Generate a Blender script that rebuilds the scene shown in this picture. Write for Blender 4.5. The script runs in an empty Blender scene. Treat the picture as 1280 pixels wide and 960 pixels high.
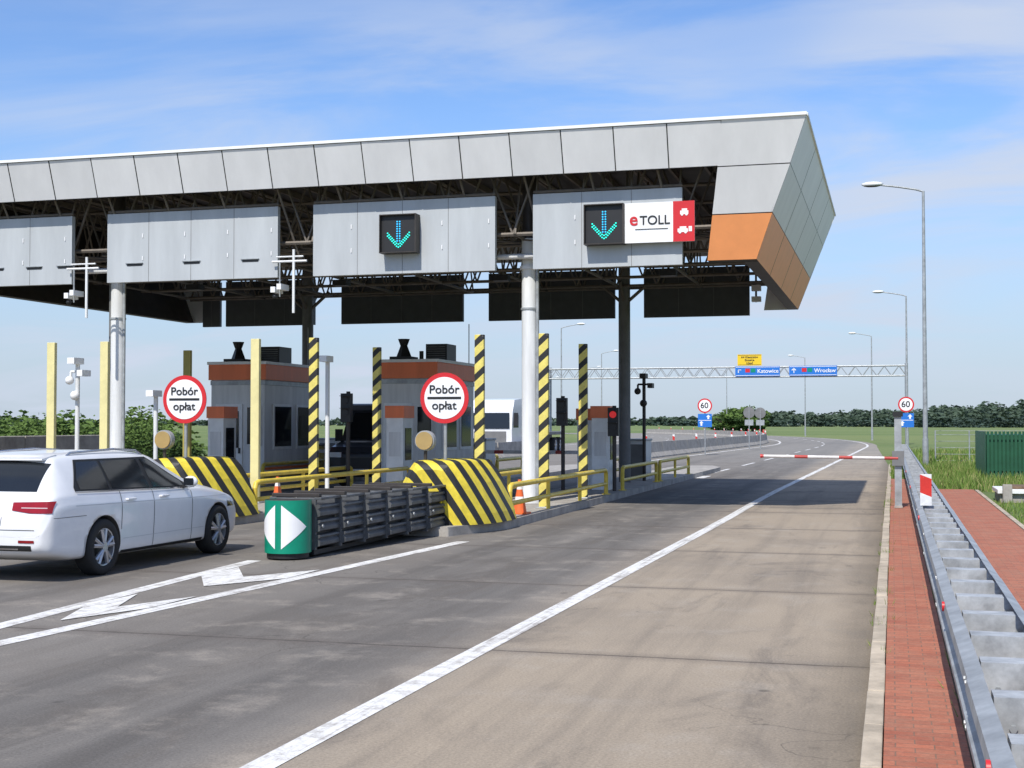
import bpy, bmesh, math, random
from mathutils import Vector, Matrix
from mathutils.bvhtree import BVHTree
random.seed(7)
S=bpy.context.scene
S.view_settings.view_transform='Standard'; S.view_settings.look='None'; S.view_settings.exposure=0
R=math.radians

# ---------------------------------------------------------------- materials
MATS={}
def newmat(name):
    m=bpy.data.materials.new(name); m.use_nodes=True
    nt=m.node_tree; b=nt.nodes['Principled BSDF']
    return m,nt,b
def mat(name,col,rough=.6,metal=0,var=.15,nscale=3,bump=0,bscale=40,emit=0,coat=0,spec=.5,streak=0):
    if name in MATS: return MATS[name]
    m,nt,b=newmat(name); N=nt.nodes; L=nt.links
    b.inputs['Roughness'].default_value=rough; b.inputs['Metallic'].default_value=metal
    b.inputs['Specular IOR Level'].default_value=spec
    if coat: b.inputs['Coat Weight'].default_value=coat; b.inputs['Coat Roughness'].default_value=.05
    tc=N.new('ShaderNodeTexCoord')
    no=N.new('ShaderNodeTexNoise'); no.inputs['Scale'].default_value=nscale; no.inputs['Detail'].default_value=6; no.inputs['Roughness'].default_value=.65
    if streak:
        mp=N.new('ShaderNodeMapping'); mp.inputs['Scale'].default_value=(streak,streak,.35); L.new(tc.outputs['Object'],mp.inputs[0]); L.new(mp.outputs[0],no.inputs['Vector'])
    else: L.new(tc.outputs['Object'],no.inputs['Vector'])
    r=N.new('ShaderNodeMapRange'); r.inputs[1].default_value=.3; r.inputs[2].default_value=.7; r.inputs[3].default_value=1-var; r.inputs[4].default_value=1+var*.5
    L.new(no.outputs['Fac'],r.inputs[0])
    mx=N.new('ShaderNodeVectorMath'); mx.operation='SCALE'; mx.inputs[0].default_value=col[:3]
    L.new(r.outputs[0],mx.inputs['Scale']); L.new(mx.outputs[0],b.inputs['Base Color'])
    if emit:
        b.inputs['Emission Color'].default_value=(*col[:3],1); b.inputs['Emission Strength'].default_value=emit
    if bump:
        n2=N.new('ShaderNodeTexNoise'); n2.inputs['Scale'].default_value=bscale; n2.inputs['Detail'].default_value=5
        L.new(tc.outputs['Object'],n2.inputs['Vector'])
        bp=N.new('ShaderNodeBump'); bp.inputs['Strength'].default_value=bump; bp.inputs['Distance'].default_value=.02
        L.new(n2.outputs['Fac'],bp.inputs['Height']); L.new(bp.outputs[0],b.inputs['Normal'])
    MATS[name]=m; return m
def M(nt,op,a,b=None,c=None,clamp=False):
    n=nt.nodes.new('ShaderNodeMath'); n.operation=op; n.use_clamp=clamp
    for i,v in enumerate((a,b,c)):
        if v is None: continue
        if isinstance(v,(int,float)): n.inputs[i].default_value=v
        else: nt.links.new(v,n.inputs[i])
    return n.outputs[0]
def MR(nt,v,a,b,c,d,smooth=False):
    n=nt.nodes.new('ShaderNodeMapRange')
    if smooth: n.interpolation_type='SMOOTHSTEP'
    nt.links.new(v,n.inputs[0])
    for i,x in enumerate((a,b,c,d)): n.inputs[i+1].default_value=x
    return n.outputs[0]
def MIX(nt,f,a,b,mode='MIX'):
    n=nt.nodes.new('ShaderNodeMix'); n.data_type='RGBA'; n.blend_type=mode
    for idx,v in ((0,f),(6,a),(7,b)):
        if isinstance(v,(int,float)): n.inputs[idx].default_value=v
        elif isinstance(v,tuple): n.inputs[idx].default_value=(*v[:3],1)
        else: nt.links.new(v,n.inputs[idx])
    return n.outputs[2]
def NOISE(nt,vec,scale,detail=5,rough=.6,dist=0):
    n=nt.nodes.new('ShaderNodeTexNoise'); n.inputs['Scale'].default_value=scale; n.inputs['Detail'].default_value=detail
    n.inputs['Roughness'].default_value=rough; n.inputs['Distortion'].default_value=dist
    nt.links.new(vec,n.inputs['Vector']); return n.outputs['Fac']
def MAPV(nt,vec,scale=(1,1,1),rot=(0,0,0),loc=(0,0,0)):
    n=nt.nodes.new('ShaderNodeMapping'); n.inputs['Scale'].default_value=scale; n.inputs['Rotation'].default_value=rot; n.inputs['Location'].default_value=loc
    nt.links.new(vec,n.inputs[0]); return n.outputs[0]
def stripes(name,c1,c2,k,period,duty=.5):
    m,nt,b=newmat(name); b.inputs['Roughness'].default_value=.55
    tc=nt.nodes.new('ShaderNodeTexCoord'); sp=nt.nodes.new('ShaderNodeSeparateXYZ'); nt.links.new(tc.outputs['Object'],sp.inputs[0])
    v=M(nt,'ADD',M(nt,'ADD',M(nt,'MULTIPLY',sp.outputs[0],k[0]),M(nt,'MULTIPLY',sp.outputs[1],k[1])),M(nt,'MULTIPLY',sp.outputs[2],k[2]))
    f=M(nt,'FRACT',M(nt,'DIVIDE',v,period)); g=M(nt,'GREATER_THAN',f,duty)
    n=NOISE(nt,tc.outputs['Object'],6,7,.7)
    chip=MR(nt,NOISE(nt,tc.outputs['Object'],14,6,.8),.63,.68,0,.6)
    col=MIX(nt,g,c1,c2); col=MIX(nt,chip,col,(.28,.26,.23))
    d=MR(nt,n,.35,.75,1,.62)
    col=MIX(nt,1.0,col,M(nt,'MULTIPLY',d,1.0),'MULTIPLY')
    nt.links.new(col,b.inputs['Base Color']); return m

m_white=mat('white_paint',(.78,.79,.78),.5,var=.12)
m_signwhite=mat('sign_white',(.82,.82,.82),.4,var=.04)
m_red=mat('sign_red',(.58,.02,.025),.4,var=.05)
m_black=mat('black',(.015,.015,.016),.5,var=.2)
m_dark=mat('dark_steel',(.055,.047,.042),.55,.3,var=.3)
m_steel=mat('truss_steel',(.17,.145,.12),.6,.1,var=.3)
m_col=mat('column_white',(.76,.77,.77),.5,var=.22,nscale=1.5,streak=3)
m_coldark=mat('column_grey',(.17,.17,.17),.6,var=.2)
m_panel=mat('fascia_panel',(.74,.74,.735),.42,.0,var=.09,nscale=1,streak=1.6)
m_panel2=mat('fascia_panel_b',(.70,.70,.695),.42,.0,var=.09,nscale=1,streak=1.6)
m_board=mat('board_grey',(.45,.475,.49),.5,.0,var=.14,nscale=1,streak=2)
m_boarddark=mat('board_back',(.07,.075,.08),.6,.1,var=.2)
m_orange=mat('orange_panel',(.86,.33,.12),.45,var=.07)
m_orangedk=mat('booth_orange',(.84,.20,.07),.5,var=.15,nscale=1,streak=3)
m_seam=mat('seam',(.04,.04,.04),.8)
m_yellow=mat('yellow_paint',(.74,.55,.07),.45,var=.25,nscale=5)
m_paleyel=mat('pale_yellow_paint',(.74,.66,.32),.5,var=.15)
m_shadeyel=mat('shaded_yellow_paint',(.38,.32,.08),.5,var=.15)  # yellow post standing in shade, the shade put into its colour
m_galv=mat('galvanised_steel',(.38,.40,.41),.5,.3,var=.35,nscale=5)
m_galv2=mat('galvanised_steel_post',(.44,.455,.46),.55,.2,var=.45,nscale=7)
m_conc=mat('concrete',(.37,.345,.31),.85,var=.35,nscale=2.5,bump=.3)
m_kerb=mat('kerb_concrete',(.46,.39,.30),.85,var=.4,nscale=3,bump=.3)
m_glass=mat('dark_glass',(.015,.018,.022),.08,var=.1,spec=.5)
m_booth=mat('booth_wall',(.66,.66,.65),.5,var=.22,nscale=1,streak=3)
m_blue=mat('sign_blue',(.02,.16,.55),.4,var=.05)
m_signyel=mat('sign_yellow',(.78,.52,.02),.4,var=.05)
m_green=mat('sign_green',(.0,.25,.15),.35,var=.2)
m_cushion=mat('cushion_dark',(.115,.12,.125),.5,.2,var=.4,nscale=4)
m_cone=mat('cone_orange',(.8,.15,.035),.5,var=.1)
m_tyre=mat('tyre',(.02,.02,.02),.85)
m_rim=mat('alloy',(.5,.51,.53),.3,.6,var=.05)
m_chrome=mat('chrome',(.6,.6,.62),.15,1,var=.03)
m_carwhite=mat('car_white',(.76,.765,.775),.3,var=.06,coat=.6)
m_tail=mat('tail_light',(.26,.008,.012),.15,var=.3)
m_tail2=mat('tail_clear',(.6,.45,.45),.15,var=.1)
m_trim=mat('trim_black',(.012,.012,.012),.6,var=.1)
m_creaseshade=mat('painted_crease_shade',(.52,.53,.55),.4,var=.05)  # grey strips painting in the shade along the car's body creases
m_amber=mat('amber_lens',(.42,.29,.11),.3,var=.15)
m_greenf=mat('green_fence_paint',(.012,.085,.04),.5,var=.25)
m_wood=mat('wood',(.16,.10,.06),.8,var=.3,nscale=8)
m_bark=mat('bark',(.08,.06,.04),.9,var=.3)
m_vandark=mat('van_dark',(.03,.035,.045),.3,var=.1,coat=.6)
m_led=mat('led_cyan',(.02,.75,.60),.4,var=0,emit=.8)
m_ledb=mat('led_blue',(.03,.45,.85),.4,var=0,emit=.8)
m_redlit=mat('red_lamp',(.6,.02,.02),.4,var=0,emit=.5)
m_stripe_block=stripes('hazard_block',(.80,.63,.05),(.02,.02,.02),(1.3,.85,1),.44,.52)
m_stripe_post=stripes('hazard_post',(.78,.66,.16),(.02,.02,.02),(-.9,0,1),.34,.56)
m_boom=stripes('boom_redwhite',(.75,.72,.70),(.5,.06,.05),(1,0,0),.9,.7)
m_redwhite=stripes('marker_redwhite',(.8,.8,.8),(.65,.03,.02),(.4,0,1),.42,.45)

# ---------------------------------------------------------------- builder
class B:
    def __init__(s,name,loc=(0,0,0)):
        s.name=name; s.bm=bmesh.new(); s.mats=[]; s.loc=Vector(loc)
    def mi(s,m):
        if m not in s.mats: s.mats.append(m)
        return s.mats.index(m)
    def faces(s,vs,fs,m,smooth=False):
        i=s.mi(m); bv=[s.bm.verts.new(Vector(v)-s.loc) for v in vs]
        for f in fs:
            try:
                fc=s.bm.faces.new([bv[k] for k in f]); fc.material_index=i; fc.smooth=smooth
            except ValueError: pass
        return bv
    def box(s,x0,x1,y0,y1,z0,z1,m,mtx=None):
        vs=[Vector(v) for v in ((x0,y0,z0),(x1,y0,z0),(x1,y1,z0),(x0,y1,z0),(x0,y0,z1),(x1,y0,z1),(x1,y1,z1),(x0,y1,z1))]
        if mtx: vs=[mtx@v for v in vs]
        s.faces(vs,[(3,2,1,0),(4,5,6,7),(0,1,5,4),(1,2,6,5),(2,3,7,6),(3,0,4,7)],m)
    def cyl(s,p0,p1,r,m,n=10,r2=None,cap=True):
        p0=Vector(p0);p1=Vector(p1); r2=r if r2 is None else r2
        q=(p1-p0).to_track_quat('Z','Y'); vs=[];fs=[]
        for k in range(n):
            a=2*math.pi*k/n; d=q@Vector((math.cos(a),math.sin(a),0)); vs+= [p0+d*r,p1+d*r2]
        for k in range(n):
            j=(k+1)%n; fs.append((2*k,2*j,2*j+1,2*k+1))
        s.faces(vs,fs,m,n>6)
        if cap:
            s.faces([vs[2*k] for k in range(n)][::-1],[tuple(range(n))],m); s.faces([vs[2*k+1] for k in range(n)],[tuple(range(n))],m)
    def tube(s,pts,r,m,n=10):
        for a,b in zip(pts,pts[1:]): s.cyl(a,b,r,m,n)
        for p in pts[1:-1]: s.ball(p,r*1.01,m)
    def ball(s,c,r,m,sc=(1,1,1),u=10,v=6):
        vs=[];fs=[]
        for i in range(v+1):
            t=math.pi*i/v
            for k in range(u):
                a=2*math.pi*k/u; vs.append(Vector(c)+Vector((r*sc[0]*math.sin(t)*math.cos(a),r*sc[1]*math.sin(t)*math.sin(a),r*sc[2]*math.cos(t))))
        for i in range(v):
            for k in range(u):
                j=(k+1)%u; fs.append((i*u+k,(i+1)*u+k,(i+1)*u+j,i*u+j))
        s.faces(vs,fs,m,True)
    def prism(s,pts,ax,a,b,m,m2=None):
        def P(p,t):
            return {'y':(p[0],t,p[1]),'x':(t,p[0],p[1]),'z':(p[0],p[1],t)}[ax]
        n=len(pts); va=[P(p,a) for p in pts]; vb=[P(p,b) for p in pts]
        s.faces(va+vb,[(k,(k+1)%n,n+(k+1)%n,n+k) for k in range(n)],m)
        s.faces(va,[tuple(range(n))],m2 or m); s.faces(vb,[tuple(range(n))],m2 or m)
    def truss(s,p0,p1,h,n,r,m):
        p0=Vector(p0);p1=Vector(p1);up=Vector((0,0,h))
        s.cyl(p0,p1,r,m,6,cap=False); s.cyl(p0+up,p1+up,r,m,6,cap=False)
        for k in range(n):
            a=p0.lerp(p1,k/n); b=p0.lerp(p1,(k+1)/n); mid=(a+b)/2
            s.cyl(a,mid+up,r*.6,m,5,cap=False); s.cyl(mid+up,b,r*.6,m,5,cap=False)
    def done(s,parent=None,bevel=0,fixn=True):
        if fixn: bmesh.ops.recalc_face_normals(s.bm,faces=s.bm.faces)
        me=bpy.data.meshes.new(s.name); s.bm.to_mesh(me); s.bm.free()
        for m in s.mats: me.materials.append(m)
        o=bpy.data.objects.new(s.name,me); o.location=s.loc; S.collection.objects.link(o)
        if bevel:
            md=o.modifiers.new('bevel','BEVEL'); md.width=bevel; md.segments=2; md.limit_method='ANGLE'
        return o
def text(body,size,loc,m,parent,name='lettering',sx=1,bold=0,align='CENTER',rotz=0):
    c=bpy.data.curves.new('t','FONT'); c.body=body; c.size=size; c.align_x=align; c.align_y='CENTER'; c.extrude=.003; c.offset=bold
    o=bpy.data.objects.new('t',c); S.collection.objects.link(o)
    dg=bpy.context.evaluated_depsgraph_get(); me=bpy.data.meshes.new_from_object(o.evaluated_get(dg))
    bpy.data.objects.remove(o)
    me.materials.clear(); me.materials.append(m)
    t=bpy.data.objects.new(name,me); S.collection.objects.link(t)
    t.rotation_euler=(R(90),0,rotz); t.scale=(sx,1,1)
    if parent: t.parent=parent; t.location=Vector(loc)-parent.location
    else: t.location=loc
    return t

# ---------------------------------------------------------------- ground & road
def off(y): return -(y-110)**2/600 if y>110 else 0
def lerp(a,b,t): t=max(0,min(1,t)); return a+(b-a)*t
def xr(y): return lerp(-.17,-1.2,(y-60)/50)+off(y)
def xl(y): return lerp(-36,-29,(y-60)/60)+off(y)
def sheet(name,fa,fb,y0,y1,z,m,step=2.0,nx=1):
    b=B(name); n=max(1,int(math.ceil((y1-y0)/step))); vs=[];fs=[]
    for k in range(n+1):
        y=y0+(y1-y0)*k/n
        for i in range(nx+1):
            t=i/nx; x=fa(y)*(1-t)+fb(y)*t; vs.append((x,y,z))
    w=nx+1
    for k in range(n):
        for i in range(nx): fs.append((k*w+i,k*w+i+1,(k+1)*w+i+1,(k+1)*w+i))
    b.faces(vs,fs,m); return b.done()
mg,nt,bs=newmat('grass_fields'); tc=nt.nodes.new('ShaderNodeTexCoord'); P=tc.outputs['Object']
n1=NOISE(nt,MAPV(nt,P,(.003,.009,1)),1,3,.5); n2=NOISE(nt,P,.35,8,.7); n3=NOISE(nt,P,7,6,.75)
c=MIX(nt,MR(nt,n1,.42,.58,0,1,True),(.115,.18,.045),(.18,.225,.07))
c=MIX(nt,MR(nt,n2,.35,.7,0,.5),c,(.07,.11,.03)); c=MIX(nt,MR(nt,n3,.4,.75,0,.5),c,(.20,.20,.08))
nt.links.new(c,bs.inputs['Base Color']); bs.inputs['Roughness'].default_value=.95
bp=nt.nodes.new('ShaderNodeBump'); bp.inputs['Strength'].default_value=.8; bp.inputs['Distance'].default_value=.1; nt.links.new(n3,bp.inputs['Height']); nt.links.new(bp.outputs[0],bs.inputs['Normal'])
g=B('ground'); g.faces([(-3500,-300,-.012),(3500,-300,-.012),(3500,4500,-.012),(-3500,4500,-.012)],[(0,1,2,3)],mg); g.done()
# road material
mr,nt,bs=newmat('road_surface'); tc=nt.nodes.new('ShaderNodeTexCoord'); P=tc.outputs['Object']
sp=nt.nodes.new('ShaderNodeSeparateXYZ'); nt.links.new(P,sp.inputs[0]); X,Y=sp.outputs[0],sp.outputs[1]
nf=NOISE(nt,P,55,4,.8); nm=NOISE(nt,P,1.3,8,.7); nl=NOISE(nt,P,.22,5,.6); nst=NOISE(nt,MAPV(nt,P,(2.2,.10,1)),1,6,.65,.3)
nq=NOISE(nt,MAPV(nt,P,(1.0,.35,1),(0,0,R(12))),1.1,9,.72,.8)
Xw=M(nt,'ADD',X,M(nt,'MULTIPLY',M(nt,'SUBTRACT',nm,.5),.6))
c=MIX(nt,MR(nt,Xw,-3.8,-2.7,0,1,True),(.20,.183,.163),(.345,.285,.215))
def band(cx,w):
    d=M(nt,'ABSOLUTE',M(nt,'SUBTRACT',Xw,cx)); return MR(nt,d,0,w,1,0,True)
tr=M(nt,'MAXIMUM',M(nt,'MAXIMUM',band(-4.2,.85),band(-5.55,.85)),M(nt,'MAXIMUM',band(-9.0,.7),band(-10.6,.7)))
c=MIX(nt,M(nt,'MULTIPLY',tr,MR(nt,nst,.32,.68,.25,.9)),c,(.085,.08,.076))
c=MIX(nt,M(nt,'MULTIPLY',band(-4.9,.8),MR(nt,nq,.42,.6,0,.55,True)),c,(.075,.07,.066))
c=MIX(nt,MR(nt,nst,.48,.75,0,.5),c,(.12,.105,.09))
c=MIX(nt,MR(nt,nq,.50,.70,0,.6,True),c,(.13,.112,.095))
c=MIX(nt,MR(nt,nl,.4,.68,0,.4,True),c,(.15,.13,.11))
c=MIX(nt,MR(nt,nm,.50,.70,0,.4,True),c,(.38,.335,.28))
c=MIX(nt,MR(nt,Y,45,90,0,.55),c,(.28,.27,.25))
# oil drops / spots
vs_=nt.nodes.new('ShaderNodeTexVoronoi'); vs_.inputs['Scale'].default_value=1.6; nt.links.new(P,vs_.inputs['Vector'])
spot=M(nt,'MULTIPLY',MR(nt,vs_.outputs['Distance'],.03,.10,1,0,True),MR(nt,nq,.48,.56,0,.55)); c=MIX(nt,spot,c,(.05,.045,.04))
yy=M(nt,'ADD',Y,M(nt,'MULTIPLY',M(nt,'SUBTRACT',nm,.5),.10))
fr=M(nt,'ABSOLUTE',M(nt,'SUBTRACT',M(nt,'FRACT',M(nt,'DIVIDE',M(nt,'ADD',yy,.6),4.4)),.5))
jt=MR(nt,fr,0,.006,1,0); jt=M(nt,'MULTIPLY',jt,MR(nt,nm,.35,.5,.4,1))
jh=MR(nt,fr,0,.05,.4,0); c=MIX(nt,jh,c,(.12,.10,.085))
c=MIX(nt,M(nt,'MULTIPLY',jt,.85),c,(.035,.03,.028))
eg=MR(nt,Xw,-.6,-.15,0,.65); c=MIX(nt,eg,c,(.12,.10,.075))
vo=nt.nodes.new('ShaderNodeTexVoronoi'); vo.feature='DISTANCE_TO_EDGE'; vo.inputs['Scale'].default_value=.35
vv=nt.nodes.new('ShaderNodeVectorMath'); vv.operation='ADD'; nn=nt.nodes.new('ShaderNodeTexNoise'); nn.inputs['Scale'].default_value=1.2; nn.inputs['Detail'].default_value=6; nt.links.new(P,nn.inputs['Vector'])
nt.links.new(P,vv.inputs[0]); nt.links.new(nn.outputs['Color'],vv.inputs[1]); nt.links.new(vv.outputs[0],vo.inputs['Vector'])
cr=M(nt,'MULTIPLY',MR(nt,vo.outputs['Distance'],0,.004,1,0),MR(nt,nl,.5,.58,0,.6)); c=MIX(nt,cr,c,(.05,.045,.04))
cc=MIX(nt,1.0,c,MR(nt,nf,.3,.7,.66,1.26),'MULTIPLY')
nt.links.new(cc,bs.inputs['Base Color']); bs.inputs['Roughness'].default_value=.88; bs.inputs['Specular IOR Level'].default_value=.25
bp=nt.nodes.new('ShaderNodeBump'); bp.inputs['Strength'].default_value=.5; bp.inputs['Distance'].default_value=.006; nt.links.new(nf,bp.inputs['Height']); nt.links.new(bp.outputs[0],bs.inputs['Normal'])
sheet('road',xl,xr,-12,262,0,mr,4,6)
# markings
mk,nt,bs=newmat('road_marking_paint'); tc=nt.nodes.new('ShaderNodeTexCoord'); P=tc.outputs['Object']
n=NOISE(nt,P,6,9,.8); n2=NOISE(nt,P,60,3,.8); n3=NOISE(nt,MAPV(nt,P,(14,.4,1)),1,5,.7)
f=M(nt,'ADD',M(nt,'ADD',MR(nt,n,.48,.60,0,.55),MR(nt,n2,.5,.7,0,.35)),MR(nt,n3,.50,.62,0,.6),clamp=True)
nt.links.new(MIX(nt,f,(.74,.73,.70),(.31,.28,.25)),bs.inputs['Base Color']); bs.inputs['Roughness'].default_value=.7
mkb=B('road_markings')
def strip(f,y0,y1,w,step=2):
    n=max(1,int(math.ceil((y1-y0)/step)))
    for k in range(n):
        a=y0+(y1-y0)*k/n; b=y0+(y1-y0)*(k+1)/n
        mkb.faces([(f(a)-w/2,a,.004),(f(a)+w/2,a,.004),(f(b)+w/2,b,.004),(f(b)-w/2,b,.004)],[(0,1,2,3)],mk)
strip(lambda y:lerp(-3.27,-3.05,y/25)+lerp(0,1.1,(y-35)/75)+off(y),-2,262,.18,4)
strip(lambda y:-6.5+off(y),45,47,.9)
for k in range(22): strip(lambda y:lerp(-6.4,-5.6,(y-48)/60)+off(y),50+k*9,54.5+k*9,.14,2)
strip(lambda y:lerp(-11.6,-9.6,(y-60)/60)+off(y),62,262,.2,4)
strip(lambda y:lerp(-26,-27,(y-60)/60)+off(y),62,262,.2,4)
for y in range(62,250,12): strip(lambda y:-17+off(y),y,y+4,.14); strip(lambda y:-21.5+off(y),y,y+4,.14)
strip(lambda y:lerp(-7.25,-6.32,(y-7)/13.),3,19.8,.2)
strip(lambda y:lerp(-7.40,-8.1,(y-7)/9.),7.3,16.3,.2)
def poly(pts): mkb.faces([(x,y,.008) for x,y in pts],[tuple(range(len(pts)))],mk)
for y in (12.0,14.7):
    hl=lerp(-7.40,-8.1,(y-7)/9.)+.1; hr=lerp(-7.25,-6.32,(y-7)/13.)-.1; cx=(hl+hr)/2
    poly([(hl,y+.75),(hl,y-.2),(cx,y-1.15),(cx,y-.2)]); poly([(cx,y-.2),(cx,y-1.15),(hr,y-.2),(hr,y+.75)])
mkb.done()
kb=B('kerb')
y=-12
while y<60:
    j=random.uniform(-.004,.004); kb.box(-.17+j,-.065+j,y+.006,y+.994,-.01,.10+random.uniform(-.003,.003),m_kerb); y+=1.0
kb.done(bevel=.008)
mb,nt,bs=newmat('brick_paving'); tc=nt.nodes.new('ShaderNodeTexCoord'); P=tc.outputs['Object']
br=nt.nodes.new('ShaderNodeTexBrick'); nt.links.new(P,br.inputs[0])
br.inputs['Color1'].default_value=(.42,.135,.075,1); br.inputs['Color2'].default_value=(.31,.095,.055,1); br.inputs['Mortar'].default_value=(.17,.10,.07,1)
br.inputs['Scale'].default_value=1; br.inputs['Mortar Size'].default_value=.004; br.inputs['Brick Width'].default_value=.2; br.inputs['Row Height'].default_value=.1
n=NOISE(nt,P,2.5,8,.75); n2=NOISE(nt,P,50,4,.8)
c=MIX(nt,MR(nt,n,.4,.7,0,.6),br.outputs[0],(.36,.20,.13)); c=MIX(nt,1.0,c,MR(nt,n2,.3,.7,.75,1.2),'MULTIPLY')
nt.links.new(c,bs.inputs['Base Color']); bs.inputs['Roughness'].default_value=.9
bp=nt.nodes.new('ShaderNodeBump'); bp.inputs['Strength'].default_value=.6; bp.inputs['Distance'].default_value=.004; nt.links.new(br.outputs['Fac'],bp.inputs['Height']); bp.invert=True; nt.links.new(bp.outputs[0],bs.inputs['Normal'])
bp_=B('brick_pavement'); bp_.box(-.06,.37,-12,44,-.01,.09,mb); bp_.done()
w_=B('brick_footpath'); w_.box(.78,2.02,-12,37.5,-.01,.085,mb)
for k in range(-12,37): w_.box(2.026,2.11,k+.006,k+.994,-.01,.10,m_kerb)
w_.done()
so=B('soil_strip'); so.box(.372,.778,-12,60,-.01,.07,mat('soil',(.13,.10,.07),.95,var=.5,nscale=6,bump=.8,bscale=30)); so.done()

# ---------------------------------------------------------------- guardrail
gr=B('guardrail')
prof=[(.03,.75),(-.035,.725),(-.04,.675),(.035,.635),(.035,.575),(-.04,.535),(-.035,.485),(.03,.46)]
def beam(x0,sgn,y0,y1):
    y=y0
    while y<y1:
        ye=min(y+4,y1); vs=[]
        for t in (y,ye+.05):
            o_=.0 if t==y else -.004
            for (px,pz) in prof: vs.append((x0+sgn*(px)+sgn*o_,t,pz))
        n=len(prof); gr.faces(vs,[(k,k+1,n+k+1,n+k) for k in range(n-1)],m_galv,False)
        for yy in (y+.1,y+.2):
            for z in (.70,.51): gr.cyl((x0-sgn*.045,yy,z),(x0-sgn*.03,yy,z),.012,m_galv2,6)
        y+=4
beam(.33,1,-6,74); beam(.68,-1,-6,74)
k=-5.6
while k<74:
    gr.box(.37,.645,k,k+.008,.34,.74,m_galv2); gr.box(.37,.645,k+.009,k+.16,.732,.74,m_galv2); gr.box(.37,.376,k+.009,k+.16,.34,.73,m_galv2);gr.box(.636,.644,k+.009,k+.16,.34,.73,m_galv2)
    for xx in (.44,.57): gr.cyl((xx,k-.008,.62),(xx,k,.62),.016,m_galv,6)
    if int(round((k+5.6)/.8))%2==0: gr.box(.46,.56,k+.01,k+.14,0,.731,m_galv)
    k+=.8
for yy in (4.6,8.6,16.6,24.6,32.6): gr.cyl((.277,yy,.7),(.291,yy,.7),.03,m_red,10)
gr.done()
mk2=B('delineator_marker',(.42,18.1,.7)); mk2.box(.33,.47,18.08,18.11,.76,1.16,m_redwhite); mk2.box(.38,.42,18.12,18.15,.5,1.1,m_galv); mk2.done()

# ---------------------------------------------------------------- toll islands
CX=[-7.3,-12.2,-17.1]
for c in CX:
    b=B('toll_island'); hw=.95
    pts=[(c-.45,20.6),(c+.45,20.6),(c+hw,22.3),(c+hw,52),(c+.4,54),(c-.4,54),(c-hw,52),(c-hw,22.3)]
    b.prism(pts,'z',-.01,.15,m_conc); b.done(bevel=.02)
    b=B('striped_concrete_buffer',(c,21.8,0))
    sec=[(1.0,.15),(.97,.32),(.78,.82),(.64,1.04),(.50,1.18),(.3,1.2),(0,1.2)]
    st=[(21.0,.42,.86),(21.08,.56,.95),(21.25,.72,.99),(21.6,.88,1),(22.0,.96,1),(22.7,1,1)]
    full=[(-x,z) for x,z in sec]+[(x,z) for x,z in sec[::-1]][1:]
    vs=[];n=len(full)
    for (yy,sx,sz) in st:
        for (x,z) in full: vs.append((c+x*sx,yy,.14+(z-.14)*sz))
    fs=[(i*n+k,i*n+k+1,(i+1)*n+k+1,(i+1)*n+k) for i in range(len(st)-1) for k in range(n-1)]
    b.faces(vs,fs,m_stripe_block,False); b.faces(vs[:n],[tuple(range(n))],m_stripe_block); b.faces(vs[-n:],[tuple(range(n))],m_stripe_block); b.done(bevel=.03)
    b=B('warning_lamp',(c-.25,21.5,1.2)); b.cyl((c-.25,21.5,1.2),(c-.25,21.5,1.4),.03,m_dark); b.cyl((c-.25,21.44,1.52),(c-.25,21.56,1.52),.17,m_galv,24); b.cyl((c-.25,21.41,1.52),(c-.25,21.437,1.52),.15,m_amber,24); b.done()
for c,pl in ((CX[0],(m_stripe_post,m_stripe_post,m_stripe_post)),(CX[1],(m_stripe_post,m_paleyel,m_stripe_post)),(CX[2],(m_paleyel,m_paleyel,m_shadeyel))):
    for (dx,yy),mm in zip(((.7,25.8),(-.62,25.8),(.68,29.4)),pl):
        b=B('striped_guard_post' if mm is m_stripe_post else 'yellow_guard_post',(c+dx,yy,.15)); x=c+dx
        b.box(x-.095,x+.095,yy-.05,yy+.05,.15,3.58,mm); b.box(x-.15,x+.15,yy-.12,yy+.12,.15,.18,m_galv); b.done(bevel=.008)
def railing(x,y0,y1,z1=.72,z2=.4):
    b=B('yellow_pipe_railing'); r=.05
    b.tube([(x,y0,.15),(x,y0,z1-.12),(x,y0+.04,z1-.03),(x,y0+.14,z1),(x,y1-.14,z1),(x,y1-.04,z1-.03),(x,y1,z1-.12),(x,y1,.15)],r,m_yellow)
    b.cyl((x,y0,z2),(x,y1,z2),r*.85,m_yellow)
    n=int((y1-y0)/2.6)
    for k in range(1,n): yy=y0+(y1-y0)*k/n; b.cyl((x,yy,.15),(x,yy,z1),r*.8,m_yellow)
    for yy in (y0,y1): b.cyl((x,yy,.15),(x,yy,.17),.1,m_yellow)
    b.done()
for c in CX:
    railing(c+.82,22.9,31.2); railing(c+.82,33.2,38.2); railing(c+.82,38.8,44.5)
    railing(c-.82,22.9,31.5); railing(c-.82,38,44.5)
for c in CX[:2]:
    x=c;yy=21.75
    b=B('toll_collection_sign',(x,yy,1.2)); b.cyl((x,yy+.05,1.15),(x,yy+.05,2.6),.03,m_galv)
    z=2.24
    b.cyl((x,yy-.01,z),(x,yy+.01,z),.43,m_red,48); b.cyl((x,yy-.016,z),(x,yy-.0105,z),.355,m_signwhite,48)
    b.box(x-.30,x+.30,yy-.022,yy-.0165,z-.02,z+.02,m_black); o=b.done()
    text('Pobór',.2,(x,yy-.024,z+.14),m_black,o,bold=.002,sx=1.08); text('opłat',.2,(x,yy-.024,z-.13),m_black,o,bold=.002,sx=1.08)
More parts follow.
